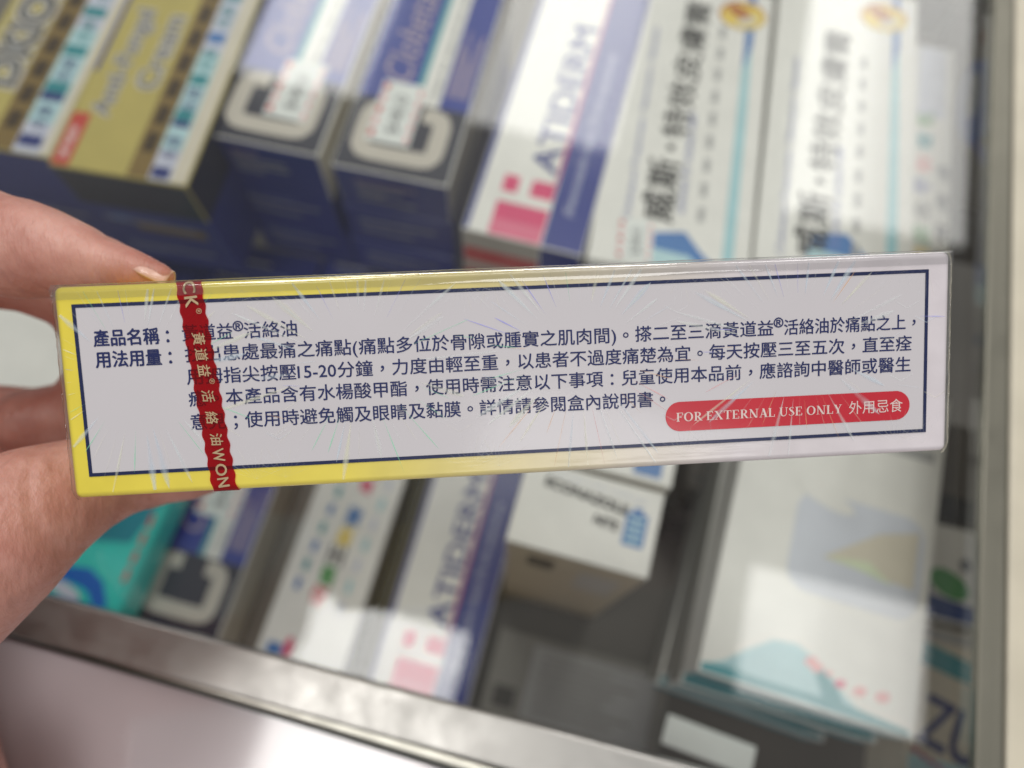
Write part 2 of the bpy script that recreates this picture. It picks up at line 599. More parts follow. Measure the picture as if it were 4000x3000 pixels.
c_carton('silver C carton, price label over its letter, beside the gold carton', -0.1555, 0.1607, -0.050, 0.8, sticker=(18.6, 13.6, 17.2, 28, '$48.0', -0.02))
navy_under('navy carton directly under the silver C carton that touches the gold carton', -0.1562, 0.1612, -0.0793, 0.4, 45, 108, 27)
navy_under('third carton down below the silver C carton that touches the gold carton', -0.1550, 0.1620, -0.1065, 1.5, 45, 108, 27)
c_carton('silver C carton next to the pink and navy lettered carton', -0.1049, 0.1593, -0.050, 1.2, sticker=(9.0, 13.6, 17.2, 29, '$48.0', 0.0), h=24)
navy_under('navy carton directly under the silver C carton beside the pink carton', -0.1054, 0.1586, -0.0743, 1.8, 46, 108, 25)
navy_under('third carton down below the silver C carton beside the pink carton', -0.1060, 0.1580, -0.0996, 0.6, 46, 108, 25)
c_carton('silver C carton low down by the steel rail', -0.1715, -0.0135, -0.175, -1.0, sticker=(12.5, 52, 19, 30, '$48.0', 0.03))


def h_carton(label, x, y, z, yaw, h=27, l=128):
    c = Carton('ointment_carton', label, x, y, z, yaw, 45, l, h, WHITE, 'pink, white and blue lettered cartons')
    c.p.rect(c.top, 9.6, 0.6, 29, 26.8, PINK, 0)
    c.p.rect(c.top, 9.6, 0.6, 29, 7.5, ROSE, 1)
    c.p.rect(c.top, 29.6, 0.6, 44.4, l - 0.6, ROYAL, 0)
    c.p.rect(c.top, 0.5, 0.6, 2.3, l - 0.6, ROYAL, 0)
    c.p.ribbon(c.top, [(28.7, 22), (28.9, 40), (28.9, 70), (29.0, l - 1)], [0.6, 1.4, 1.2, 0.9], MAGENTA, 1)
    # the white H on its pink square, feet towards the blue stripe
    for q in ((9.0, 15.0, 29.1, 19.4), (15.4, 19.4, 20.2, 27.2)):
        c.t.rect(c.top, *q, WHITE, 2)
    c.t.text(c.top, 'ATIDERM', 27.4, 31.0, 10, ROYAL, UP, 2, 0.016, width=73, height=9.6)
    c.t.text(c.top, '(Ketoconazole cream) 2% w/w external use', 38.6, 14.5, 4, LAV, UP, 1, 0.004, width=78, height=4.6, shear=0.25)
    c.p.rect(c.left, 0.6, 0.6, l - 0.6, h - 0.6, ROYAL, 0)
    c.p.rect(c.front, 0.6, 0.6, 29, h - 0.6, SILVER, 0)
    c.p.rect(c.front, 29.6, 0.6, 44.4, h - 0.6, ROYAL, 0)
    c.p.rect(c.front, 0.6, 6, 29, 16, REDINK, 1)
    return c.done()


h_carton('upper carton with a white H on a pink square, beside the silver C carton', -0.0507, 0.1447, -0.050, -1.2)
h_carton('low carton lettered with a pink H, front end tucked behind the steel rail', -0.0565, -0.0150, -0.175, -1.0)
c = Carton('medicine_carton', 'red and white ended carton under the pink H carton', -0.0520, 0.1480, -0.0772, -0.5, 47, 124, 26, SILVER)
c.p.rect(c.front, 0.6, 6, 40, 20, REDINK, 0)
c.p.rect(c.right, 1, 1, 100, 25, CREAM, 0)
c.done()


def skin_carton(label, x, y, z, yaw, w, off, sticker=None, l=138, h=29):
    """the white skin ointment carton with bold black characters up its middle"""
    c = Carton('skin_ointment_carton', label, x, y, z, yaw, w, l, h, WHITE, 'white skin ointment cartons')
    uc = off
    v0 = 27.0 if sticker else 12.0
    for k, ch in enumerate('威斯'):
        c.t.text(c.top, ch, uc + 0.4 * k, v0 + 14.5 * k, 12, BLACK, UP, 1, 0.025, width=13.0, height=12.0, centre=True)
    c.t.disc(c.top, uc + 1.6, v0 + 26.8, 1.5, 1.5, BLACK, 1)
    for k, ch in enumerate('特效皮膚膏'):
        c.t.text(c.top, ch, uc + 2.4 + 0.6 * k, v0 + 38.5 + 14.2 * k, 12, BLACK, UP, 1, 0.015, width=13.2, height=10.6, centre=True)
    c.t.text(c.top, 'Clobetasol Propionate / Neomycin / Nystatin', uc - 9.0, v0 - 8, 3, BLUEINK, UP, 1, 0.005, width=92, height=3.0, shear=0.25)
    c.t.text(c.top, 'ointment for eczema relief', uc + 9.6, v0 - 2, 3, BLUEINK, UP, 1, 0.005, width=46, height=3.0, shear=0.25)
    for k in range(9):
        c.t.rect(c.top, uc + 14.6, v0 - 4 + 11 * k, uc + 17.0, v0 + 2.4 + 11 * k, PALEGREY, 1)
    us = w - 10.0
    c.p.add(c.top, [[(us, 0.8), (us + 4.0, 0.8), (us + 3.6, 70), (us + 2.4, 137), (us, 137)]], CYANSTR, 0)
    c.p.add(c.top, [[(us, 96), (us + 3.2, 110), (us + 2.8, 137), (us, 137)]], MIDBLUE, 1)
    uo = uc + 23.0
    c.p.disc(c.top, uo, 125, 9.6, 7.6, ORANGE, 2)
    c.p.disc(c.top, uo + 0.3, 124.4, 8.8, 6.8, YEL, 3)
    c.p.disc(c.top, uo - 1.5, 126.4, 5.0, 3.0, ORANGE, 4, rot=-0.4)
    c.p.disc(c.top, uo + 2.0, 122.0, 5.0, 2.0, CREAM, 4, rot=0.5)
    c.p.add(c.top, [[(uc - 2, 0.8), (w - 10.5, 0.8), (w - 9.5, 3.0), (w - 18, 10.6), (w - 24, 17.8), (uc, 15.6)]], MIDBLUE, 0)
    c.p.add(c.top, [[(uc - 2, 0.8), (w - 14, 0.8), (w - 22, 8), (uc, 9.0)]], PTEAL, 1)
    c.p.rect(c.front, 0.8, 4, w - 0.8, 12, MIDBLUE, 0)
    if sticker:
        price_sticker(c, *sticker)
    return c.done()


skin_carton('white carton with black characters and a price label, beside the pink H carton', -0.0043, 0.1434, -0.050, 3.0, 57.5, 22.5, sticker=(10.0, 1.5, 13, 17.5, '$38.0'))
skin_carton('white carton with greyed characters, between its twin and the rainbow lettered box', 0.0536, 0.1575, -0.050, 2.4, 56.5, 19.8)
for x, y, lab in ((-0.0046, 0.1440, 'white carton stacked under the skin ointment carton with a price label'), (0.0568, 0.1585, 'white carton stacked under the greyed skin ointment carton')):
    c = Carton('medicine_carton', lab, x, y, -0.0795, 2.6, 55, 134, 28, WHITE, 'white cartons lower in the stacks')
    c.p.rect(c.front, 1, 8, 54, 16, MIDBLUE, 0)
    c.done()

# rainbow lettered slim box and what stands beyond it
c = Carton('ointment_carton', 'slim white box with rainbow letters beside the greyed white carton', 0.1122, 0.1350, -0.060, 0.8, 15.5, 150, 30, WHITE)
for k, (ch, m) in enumerate(zip('外用皮炎平軟膏乳', (TEALSQ, YEL, GREENINK, GREYINK, BLUEINK, LRED, TEALINE, GREENINK))):
    c.t.text(c.top, ch, 4.6, 34 + 11 * k, 8, m, UP, 1, 0.02, width=8.4, height=6.4, centre=True)
for k in range(5):
    c.t.text(c.top, '膚', 12.2, 30 + 14 * k, 8, GREYINK if k > 2 else BLACK, UP, 1, 0.02, width=8.0, height=4.6, centre=True)
c.p.rect(c.top, 1, 112, 12, 149, LAV, 0)
c.done()
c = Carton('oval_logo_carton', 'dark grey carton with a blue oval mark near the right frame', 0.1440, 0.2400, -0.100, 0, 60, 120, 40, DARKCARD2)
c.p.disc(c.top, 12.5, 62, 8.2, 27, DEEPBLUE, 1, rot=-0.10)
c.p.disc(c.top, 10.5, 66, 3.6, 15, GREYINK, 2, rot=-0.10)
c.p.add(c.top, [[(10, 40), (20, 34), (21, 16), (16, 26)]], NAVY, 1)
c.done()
c = Carton('grey_carton', 'grey carton lying behind the rainbow lettered box', 0.1150, 0.3900, -0.110, 8, 90, 90, 40, GREYCARD)
c.p.rect(c.top, 2, 2, 30, 60, PALEGREY, 0)
c.done()

# front row, low on the shelf board
c = Carton('teal_pouch', 'teal pouch carton with a blue swoosh beside the thumb', -0.2160, -0.0120, -0.150, -2.0, 54, 90, 22, TEALPACK, cat='pouch', bev=0.004)
sw = [(6, 2.6), (16, 6.5), (26, 11), (34, 11.5), (40, 9), (44, 4), (46, 0.8)]
c.p.ribbon(c.top, sw, [2, 4, 6, 8, 7, 6, 5], SWOOSH, 1)
c.p.disc(c.top, 28, 4.5, 8, 2.6, LAV, 2, rot=-0.25)
c.p.add(c.top, [[(18, 24), (46, 30), (52, 52), (30, 46)]], TEALDK, 1)
c.p.add(c.top, [[(30, 52), (53, 54), (53, 88), (34, 88)]], DEEPBLUE, 1)
for k in range(5):
    c.t.rect(c.top, 24 + 3 * k, 20 + 7 * k, 26.4 + 3 * k, 30 + 7 * k, TEALDK, 2)
for k in range(4):
    c.t.rect(c.top, 49.5, 14 + 8 * k, 51.2, 20 + 8 * k, REDINK, 2)
c.done()

c = Carton('ointment_carton', 'white carton with small multicoloured letters beside the lower silver C carton', -0.1085, -0.0135, -0.175, -1.5, 40, 118, 28, WHITE)
for k, (ch, m) in enumerate(zip('皮康王軟膏', (REDINK, GREENINK, BLACK, YEL, MIDBLUE))):
    c.t.text(c.top, ch, 18.5 + 0.9 * k, 30 + 9.6 * k, 8, m, UP, 1, 0.03, width=9.4, height=7.0, centre=True)
for k in range(7):
    c.t.rect(c.top, 6.4 + 0.7 * k, 30 + 9 * k, 9.0 + 0.7 * k, 35.5 + 9 * k, TEALINE if k % 2 else MIDBLUE, 1)
    c.t.rect(c.top, 29.0 + 0.5 * k, 24 + 10 * k, 31.4 + 0.5 * k, 30.5 + 10 * k, CYANSTR if k % 2 else LAV, 1)
for k in range(4):
    c.t.text(c.top, '膚', 23 + 2 * k, 84 + 8.5 * k, 7, (PINK, LRED, REDINK, PINK)[k], UP, 1, 0.03, width=7, height=6, centre=True)
c.p.rect(c.top, 4, 0.8, 11, 6, MIDBLUE, 0)
c.p.disc(c.top, 13.5, 5.0, 2.0, 5.0, PINK, 1)
c.done()
c = Carton('dark_box', 'narrow dark brown strip added for the dark gap left of the blue striped carton', -0.0665, -0.0100, -0.190, -1, 8, 110, 14, DARKCARD)  # no box here: the gap's shade built as a dark strip
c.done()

# upright carton whose end faces up
c = Carton('upright_carton', 'white carton standing on end with a blue emblem and a line of black print', -0.0083, 0.0400, -0.050, -1.5, 45, 27.5, 152, WHITE)
c.t.text(c.top, 'ECONAZOLE', 7.5, 20.2, 4, BLACK, -0.10, 1, 0.05, width=27, height=2.9)
c.t.text(c.top, 'NITE', 25.0, 12.6, 4, BLACK, -0.10, 1, 0.05, width=7.6, height=2.7)
c.p.add(c.top, [rrect(34.6, 8.4, 41.4, 19.0, 0.6)], MIDBLUE, 0)
for k in range(4):
    c.p.rect(c.top, 35.6, 9.6 + k * 2.3, 40.4, 10.6 + k * 2.3, PTEAL, 1)
c.p.rect(c.top, 36.5, 19.0, 39.5, 20.6, MIDBLUE, 0)
c.t.text(c.top, 'antifungal cream antifungal', 8, 24, 2, LAV, -0.06, 1, 0.0, width=32, height=1.8)
c.p.rect(c.front, 0.6, 0.6, 44.4, 151.2, TAN, 0)
c.p.rect(c.front, 8, 118, 17, 138, DKBROWN, 1)
c.p.rect(c.front, 26, 90, 40, 132, SILVER, 1)
c.done()
c = Carton('upright_carton', 'white upright carton behind the one with the blue emblem', -0.0070, 0.0690, -0.050, -1.0, 46, 28, 152, WHITE)
c.p.rect(c.top, 33, 2.2, 42, 9, MIDBLUE, 0)
c.p.rect(c.front, 0.6, 0.6, 45, 151, CREAM, 0)
c.done()

# things in the shade of the shelf
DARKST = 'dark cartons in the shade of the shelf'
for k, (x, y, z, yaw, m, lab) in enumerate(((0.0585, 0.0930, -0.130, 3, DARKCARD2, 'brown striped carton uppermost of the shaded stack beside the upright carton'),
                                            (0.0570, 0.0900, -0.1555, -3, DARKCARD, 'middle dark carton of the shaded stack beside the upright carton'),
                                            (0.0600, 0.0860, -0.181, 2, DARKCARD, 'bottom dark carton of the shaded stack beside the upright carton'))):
    c = Carton('dark_box', lab, x, y, z, yaw, 55, 90, 24, m, DARKST)
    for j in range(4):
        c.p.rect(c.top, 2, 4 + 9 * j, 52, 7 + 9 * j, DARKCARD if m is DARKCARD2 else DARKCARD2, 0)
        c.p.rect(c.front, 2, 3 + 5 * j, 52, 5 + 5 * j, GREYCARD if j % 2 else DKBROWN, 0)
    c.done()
c = Carton('grey_carton', 'flat grey carton on the shelf board under the upright carton', -0.0060, -0.0160, -0.192, -1, 82, 40, 12, GREYCARD)
c.p.rect(c.top, 4, 6, 14, 15, DARKCARD, 1)
c.p.rect(c.top, 18, 4, 76, 36, PALEGREY, 0)
for j in range(6):
    c.t.rect(c.top, 22, 8 + 4.5 * j, 60 + 8 * math.sin(j * 2.0), 9.4 + 4.5 * j, GREYCARD, 1)
c.done()
lab = link('shelf_label', box_mesh('shelf_label', 0, 0.027, 0, 0.0085, 0, 0.0012, 0.0005), (STICKER,))
lab.location = (0.0500, -0.0050, -0.060)
lab.rotation_euler = (0, 0, math.radians(-6))
tag(lab, 'small blank white label strip above the steel rail at the bottom', 'label')

# big pale teal boxes
TEALS = 'big white and teal boxes'


def teal_box(label, x, y, z, yaw, full=True):
    c = Carton('big_carton', label, x, y, z, yaw, 63, 108, 21, WHITE, TEALS)
    wave = [(0.8, 0.8), (62.2, 0.8), (62.2, 1.6), (54, 2.2), (46, 4), (40, 8), (34, 13), (27, 16.2), (20, 15.4), (13, 10.5), (7, 5.4), (0.8, 2.6)]
    c.p.add(c.top, [wave], AQUA, 0)
    c.p.ribbon(c.top, [(0.9, 2.0), (8, 2.4), (18, 2.2), (30, 2.6), (44, 2.4), (61, 1.6)], [2.4, 3, 2.4, 2, 3, 1.4], TEALBAND, 1)
    c.p.ribbon(c.top, [(40, 2), (38, 6), (34.5, 10.5), (31, 14)], [6, 5, 3, 1], TEALBAND, 2)
    for k, (u, v, r) in enumerate(((33.5, 11.4, 1.9), (37.0, 10.8, 1.1), (40.6, 9.0, 1.7), (46.4, 8.6, 2.0), (53, 9.0, 2.2), (31.6, 12.6, 2.0))):
        c.p.disc(c.top, u, v, r, r * 0.7, (LRED, LRED, ROSE, LRED, LRED, LRED)[k], 3, 12, 0.4)
    if full:
        c.p.add(c.top, [rrect(20, 32, 60, 64, 7)], ink('veiled_blue_print', 200, 204, 214, 1.12), 0)  # print colours paled to carry the veil of the glass
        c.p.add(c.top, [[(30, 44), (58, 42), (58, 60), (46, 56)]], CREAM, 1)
        c.p.add(c.top, [[(31, 44.5), (44, 42.8), (52, 41.4), (44, 46.5)]], ink('veiled_green_print', 206, 216, 188), 2)
        c.p.disc(c.top, 28, 63, 10, 3.0, WHITE, 2, rot=-0.3)
        c.p.rect(c.top, 14, 84, 60, 88, PALEGREY, 0)
    c.p.rect(c.front, 0.8, 0.8, 62.2, 20.0, TEALBAND, 0)
    c.p.ribbon(c.front, [(1, 8), (16, 11), (36, 9), (62, 13)], [3, 5, 4, 6], AQUA, 1)
    c.p.rect(c.left, 1, 1, 107, 20, WHITE if full else GREYCARD, 0)  # lower boxes' left sides greyed, standing in for shade
    return c.done()


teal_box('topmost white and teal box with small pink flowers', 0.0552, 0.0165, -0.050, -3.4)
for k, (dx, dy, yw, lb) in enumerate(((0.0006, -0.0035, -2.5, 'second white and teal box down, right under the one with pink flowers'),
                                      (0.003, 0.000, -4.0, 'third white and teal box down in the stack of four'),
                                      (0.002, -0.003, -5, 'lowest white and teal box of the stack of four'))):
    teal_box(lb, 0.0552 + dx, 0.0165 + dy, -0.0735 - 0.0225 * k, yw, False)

# right column
c = Carton('blue_letter_carton', 'pale box with big navy letters beside the frame, bottom corner', 0.1355, 0.0020, -0.090, 0, 46, 52, 30, CREAM)
c.t.text(c.top, 'ZU', 2.6, 13.5, 12, NAVYSQ, -0.25, 1, 0.02, width=20, height=16)
c.p.rect(c.top, 0.8, 0.8, 45, 9, AQUA, 0)
for k in range(6):
    c.p.disc(c.top, 3 + 2.6 * k, 10.4 - 1.2 * k, 1.2, 0.9, MAGENTA, 1, 10)
c.p.add(c.top, [[(0.8, 39), (45, 30), (45, 36), (0.8, 47)]], TEALBAND, 0)
c.p.rect(c.top, 0.8, 47, 45, 51, PALEGREY, 0)
c.done()
c = Carton('green_leaf_carton', 'white box with a green leaf and a navy band beside the frame', 0.1362, 0.0560, -0.088, 0, 46, 34, 30, WHITE)
c.p.add(c.top, [[(0.8, 0.8), (45, 0.8), (45, 1.0), (0.8, 7.5)]], DEEPBLUE, 1)
c.p.add(c.top, [[(0.8, 1), (45, 1), (45, 4), (0.8, 8.5)]], DEEPBLUE, 0)
c.p.disc(c.top, 10, 13, 7.5, 4.6, GREENINK, 1, 16, -0.4)
c.p.add(c.top, [[(0.8, 7), (4, 8), (3, 17), (0.8, 16)]], NAVYSQ, 2)
c.p.disc(c.top, 15.5, 21, 2.0, 2.4, GREYINK, 1)
c.done()
c = Carton('dark_box', 'brown and black carton behind the green leaf box', 0.1362, 0.0920, -0.092, 0, 46, 40, 30, DARKCARD2)
c.p.rect(c.top, 0.8, 0.8, 45, 11, BLACK, 0)
c.done()

# white carton seen between finger and thumb
c = Carton('medicine_carton', 'plain white carton seen between index finger and thumb', -0.2680, 0.0260, -0.080, 12, 92, 56, 40, WHITE)
c.done()

# ------------------------------------------------------------------ the held carton
# local axes: x along the box, y up its front face, z out of the front face
BW, BH, BD = 120.0, 27.93, 46.0
R = ((0.95331024, 0.25826248, -0.15652504), (0.30126482, -0.84926511, 0.43357616), (-0.0209548, -0.46048808, -0.88741852))
CEN = Vector((-0.00672852, 0.03843109, 0.09304291))
ex = Vector((R[0][0], R[1][0], R[2][0]))
ey = -Vector((R[0][1], R[1][1], R[2][1]))
ez = -Vector((R[0][2], R[1][2], R[2][2]))
org = CEN - ex * (BW / 2 * MM) - ey * (BH / 2 * MM)
BM = Matrix(((ex.x, ey.x, ez.x, org.x), (ex.y, ey.y, ez.y, org.y), (ex.z, ey.z, ez.z, org.z), (0, 0, 0, 1)))
held = bpy.data.objects.new('held_carton', None)
COL.objects.link(held)
held.matrix_world = BM
tag(held, 'yellow and white medicated oil carton held up in the hand', 'carton')


def face(u, v, o):
    return (u * MM, v * MM, (o - 0.05) * MM)


hm = bpy.data.materials.new('yellow_to_white_card')
hm.use_nodes = True
nt = hm.node_tree
b = nt.nodes['Principled BSDF']
tc = nt.nodes.new('ShaderNodeTexCoord')
sp = nt.nodes.new('ShaderNodeSeparateXYZ')
nt.links.new(tc.outputs['Object'], sp.inputs[0])
n1 = nt.nodes.new('ShaderNodeTexNoise')
n1.inputs['Scale'].default_value = 160
n1.inputs['Detail'].default_value = 4
nt.links.new(tc.outputs['Object'], n1.inputs['Vector'])
rp = nt.nodes.new('ShaderNodeValToRGB')
cr = rp.color_ramp
cr.elements[0].position = 0.0
cr.elements[0].color = rgb(230, 210, 72, 1.12)
cr.elements[1].position = 1.0
cr.elements[1].color = rgb(216, 208, 212, 1.12)
for ps, q in ((0.30, rgb(228, 210, 92, 1.14)), (0.46, rgb(216, 200, 136, 1.12)), (0.62, rgb(214, 204, 188, 1.12)), (0.75, rgb(216, 208, 210, 1.12))):
    e = cr.elements.new(ps)
    e.color = q
mr = nt.nodes.new('ShaderNodeMapRange')
mr.inputs['From Min'].default_value = 0.0
mr.inputs['From Max'].default_value = 0.12
nt.links.new(sp.outputs['X'], mr.inputs['Value'])
nt.links.new(mr.outputs['Result'], rp.inputs['Fac'])
m2 = nt.nodes.new('ShaderNodeMapRange')
m2.inputs['From Min'].default_value = 0.3
m2.inputs['From Max'].default_value = 0.7
m2.inputs['To Min'].default_value = 0.93
m2.inputs['To Max'].default_value = 1.06
nt.links.new(n1.outputs['Fac'], m2.inputs['Value'])
sc = nt.nodes.new('ShaderNodeVectorMath')
sc.operation = 'SCALE'
nt.links.new(rp.outputs['Color'], sc.inputs[0])
nt.links.new(m2.outputs['Result'], sc.inputs['Scale'])
nt.links.new(sc.outputs['Vector'], b.inputs['Base Color'])
b.inputs['Roughness'].default_value = 0.3
b.inputs['Coat Weight'].default_value = 0.6
b.inputs['Coat Roughness'].default_value = 0.07
mp = nt.nodes.new('ShaderNodeMapping')
mp.inputs['Scale'].default_value = (60, 700, 700)
nt.links.new(tc.outputs['Object'], mp.inputs[0])
n2 = nt.nodes.new('ShaderNodeTexNoise')
n2.inputs['Scale'].default_value = 1.0
n2.inputs['Detail'].default_value = 2
nt.links.new(mp.outputs[0], n2.inputs['Vector'])
bp = nt.nodes.new('ShaderNodeBump')
bp.inputs['Strength'].default_value = 0.35
bp.inputs['Distance'].default_value = 0.0004
nt.links.new(n2.outputs['Fac'], bp.inputs['Height'])
nt.links.new(bp.outputs['Normal'], b.inputs['Coat Normal'])

me = box_mesh('carton', 0, BW * MM, 0, BH * MM, -BD * MM, 0, 0.0009, 4)
for p in me.polygons:
    p.use_smooth = True
body = link('carton', me, (hm,), held)
wn = body.modifiers.new('weighted', 'WEIGHTED_NORMAL')
wn.keep_sharp = True

PANEL = mat('panel_white', rgb(205, 200, 203, 1.10), 0.3, var=0.015, scale=60, coat=0.55, bump=0.03, bscale=140)
FRAME = mat('frame_navy', rgb(22, 34, 78, 1.0), 0.35, var=0.1, coat=0.2)
TEXT = mat('text_navy', rgb(20, 33, 92, 1.0), 0.45, var=0.12, scale=200, coat=0.1)
p = Print()
p.rect(face, 2.5, 3.1, 116.6, 25.45, PANEL, 0)
p.build('white_panel', held)
p = Print()
f0, f1, f2, f3, ft = 2.29, 2.93, 116.78, 25.62, 0.46
for q in ((f0, f1, f2, f1 + ft), (f0, f3 - ft, f2, f3), (f0, f1 + ft, f0 + ft, f3 - ft), (f2 - ft, f1 + ft, f2, f3 - ft)):
    p.rect(face, *q, FRAME, 1)
p.build('navy_border', held)

# the printed text
LT = Print()


def line(body, u, v, u1, h, bold=0.0, lay=1):
    LT.text(face, body, u, v, h, TEXT, 0.0, lay, bold, width=u1 - u)


def hline(body, u0, u1, base, size, bold=0.0):
    """a line of full-width characters from u0 to u1 whose characters stand base mm up the face"""
    cells, x = [], 0.0
    for ch in re.findall(r'[0-9-]+|.', body):
        vs, fs = textgeo(ch)
        x0, x1 = min(q[0] for q in vs), max(q[0] for q in vs)
        if ord(ch[0]) > 0x2000:
            mid = ch in '，。：；'
            cells.append((ch, x + ((0.5 - (x1 - x0) / 2) if mid else x0), mid))
            x += 1.0
        else:
            cells.append((ch, x + 0.05, False))
            x += x1 - x0 + 0.11
    first = cells[0][1]
    vs, fs = textgeo(cells[-1][0])
    last = cells[-1][1] + max(q[0] for q in vs) - min(q[0] for q in vs)
    k = (u1 - u0) / (last - first)
    for ch, cx, mid in cells:
        vs, fs = textgeo(ch)
        w = max(q[0] for q in vs) - min(q[0] for q in vs)
        LT.text(face, ch, u0 + (cx - first) * k, base + 0.10 * size + (0.26 * size if mid and ch in '，。' else 0.0), size, TEXT, 0.0, 1, bold, width=max(0.01, w * k))


SZ = 2.30
hline('產品名稱：', 4.62, 14.2, 20.02, SZ, 0.026)
hline('用法用量：', 4.62, 14.3, 17.24, SZ, 0.026)
hline('黃道益', 15.9, 22.4, 20.22, SZ, 0.010)
hline('活絡油', 23.85, 30.7, 20.22, SZ, 0.010)
hline('找出患處最痛之痛點(痛點多位於骨隙或腫實之肌肉間)。搽二至三滴黃道益', 16.05, 94.9, 17.42, SZ, 0.010)
hline('活絡油於痛點之上，', 96.4, 115.0, 17.42, SZ, 0.010)
hline('用拇指尖按壓15-20分鐘，力度由輕至重，以患者不過度痛楚為宜。每天按壓三至五次，直至痊', 16.0, 114.5, 14.48, SZ, 0.010)
hline('癒。本產品含有水楊酸甲酯，使用時需注意以下事項：兒童使用本品前，應諮詢中醫師或醫生', 16.0, 114.4, 11.55, SZ, 0.010)
hline('意見；使用時避免觸及眼睛及黏膜。詳情請參閱盒內說明書。', 16.0, 79.7, 8.42, SZ, 0.010)
for u, v in ((22.45, 21.25), (94.95, 18.55)):
    LT.text(face, '®', u, v, 1.5, TEXT, 0.0, 1, 0.02, width=1.35, height=1.35)
LT.build('lettering', held)

# red warning badge with serif capitals
BADGE = mat('badge_red', rgb(200, 34, 52, 1.05), 0.3, var=0.06, coat=0.4)
BADGEINK = mat('badge_ink', rgb(236, 214, 208, 1.0), 0.35, var=0.03)
p = Print()
p.add(face, [rrect(79.7, 4.88, 114.35, 8.96, 2.03, 10)], BADGE, 1)
badge = p.build('warning_badge', held)


def serif(body):
    """outlines of serif capitals, cap height 1"""
    def rc(x0, y0, x1, y1):
        return [(x0, y0), (x1, y0), (x1, y1), (x0, y1)]

    def dg(x0, y0, x1, y1, w):
        return [(x0 - w / 2, y0), (x0 + w / 2, y0), (x1 + w / 2, y1), (x1 - w / 2, y1)]

    def sf(x0, x1, y):
        return rc(x0, y, x1, y + 0.05)

    def ring(cx, cy, rx, ry, ix, iy, a0, a1, n=18):
        out = []
        for k in range(n):
            t0 = math.radians(a0 + (a1 - a0) * k / n)
            t1 = math.radians(a0 + (a1 - a0) * (k + 1) / n)
            out.append([(cx + rx * math.cos(t0), cy + ry * math.sin(t0)), (cx + rx * math.cos(t1), cy + ry * math.sin(t1)),
                        (cx + ix * math.cos(t1), cy + iy * math.sin(t1)), (cx + ix * math.cos(t0), cy + iy * math.sin(t0))])
        return out
    T = 0.16
    E = [rc(.10, .05, .10 + T, .95), sf(.03, .33, 0), rc(.03, .94, .62, 1), rc(.56, .76, .62, .94), rc(.26, .48, .46, .54), rc(.42, .40, .47, .62)]
    G = {
        'F': (.66, E),
        'E': (.72, E + [rc(.33, 0, .66, .06), rc(.60, .06, .66, .26)]),
        'L': (.68, [rc(.10, .05, .10 + T, .95), sf(.03, .33, .95), rc(.03, 0, .62, .06), rc(.56, .06, .62, .28)]),
        'T': (.76, [rc(.30, .05, .46, .94), sf(.22, .54, 0), rc(.04, .94, .72, 1), rc(.04, .74, .09, .94), rc(.67, .74, .72, .94)]),
        'X': (.82, [dg(.66, .04, .16, .96, .18), dg(.14, .04, .66, .96, .06), sf(.02, .30, 0), sf(.50, .80, 0), sf(.02, .34, .95), sf(.54, .78, .95)]),
        'N': (.90, [rc(.12, .05, .18, .95), rc(.70, 0, .76, .95), dg(.66, 0, .16, .97, .18), sf(.03, .28, 0), sf(.02, .2, .95), sf(.60, .88, .95)]),
        'A': (.82, [dg(.15, .04, .40, 1, .06), dg(.64, .04, .40, 1, .18), rc(.24, .30, .58, .36), sf(.02, .28, 0), sf(.48, .80, 0)]),
        'U': (.84, [rc(.12, .34, .28, .95), rc(.66, .34, .72, .95), sf(.03, .37, .95), sf(.56, .82, .95)] + ring(.42, .36, .30, .38, .14, .29, 180, 270, 8) + ring(.42, .36, .30, .38, .24, .29, 270, 360, 8)),
        'Y': (.80, [rc(.32, .05, .48, .46), dg(.40, .42, .14, .96, .17), dg(.42, .42, .64, .96, .06), sf(.24, .56, 0), sf(.0, .30, .95), sf(.50, .78, .95)]),
        'O': (.92, ring(.45, .50, .41, .52, .24, .45, 0, 360, 28)),
        'R': (.80, [rc(.10, .05, .26, .95), sf(.03, .33, 0), rc(.03, .94, .34, 1), rc(.26, .47, .36, .53), dg(.66, .0, .36, .50, .18), sf(.60, .80, 0)] + ring(.34, .735, .30, .265, .13, .205, -90, 90, 12)),
    }
    sp_ = [(.50, .84, .05), (.44, .95, .05), (.32, .97, .05), (.18, .93, .08), (.13, .80, .14), (.20, .66, .16), (.34, .53, .17), (.46, .40, .16), (.50, .24, .14),
           (.44, .10, .08), (.30, .03, .05), (.15, .06, .05), (.08, .20, .05)]
    S_ = []
    for k in range(len(sp_) - 1):
        (xa, ya, wa), (xb, yb, wb) = sp_[k], sp_[k + 1]
        d = Vector((xb - xa, yb - ya)).normalized()
        n = Vector((-d.y, d.x))
        S_.append([(xa + n.x * wa / 2, ya + n.y * wa / 2), (xa - n.x * wa / 2, ya - n.y * wa / 2), (xb - n.x * wb / 2, yb - n.y * wb / 2), (xb + n.x * wb / 2, yb + n.y * wb / 2)])
    G['S'] = (.60, S_)
    x, out = 0.0, []
    for ch in body:
        if ch == ' ':
            x += 0.30
            continue
        w, polys = G[ch]
        out += [[(px + x, py) for px, py in q] for q in polys]
        x += w + 0.02
    return out, x


p = Print()
polys, tot = serif('FOR EXTERNAL USE ONLY')
kx = (104.67 - 81.15) / tot
p.add(face, [[(81.15 + x * kx, 6.24 + y * 1.22) for x, y in q] for q in polys], BADGEINK, 2)
p.text(face, '外用忌食', 105.6, 6.0, 2, BADGEINK, 0.0, 2, -0.002, width=7.7, height=1.86)
p.build('badge_lettering', badge)

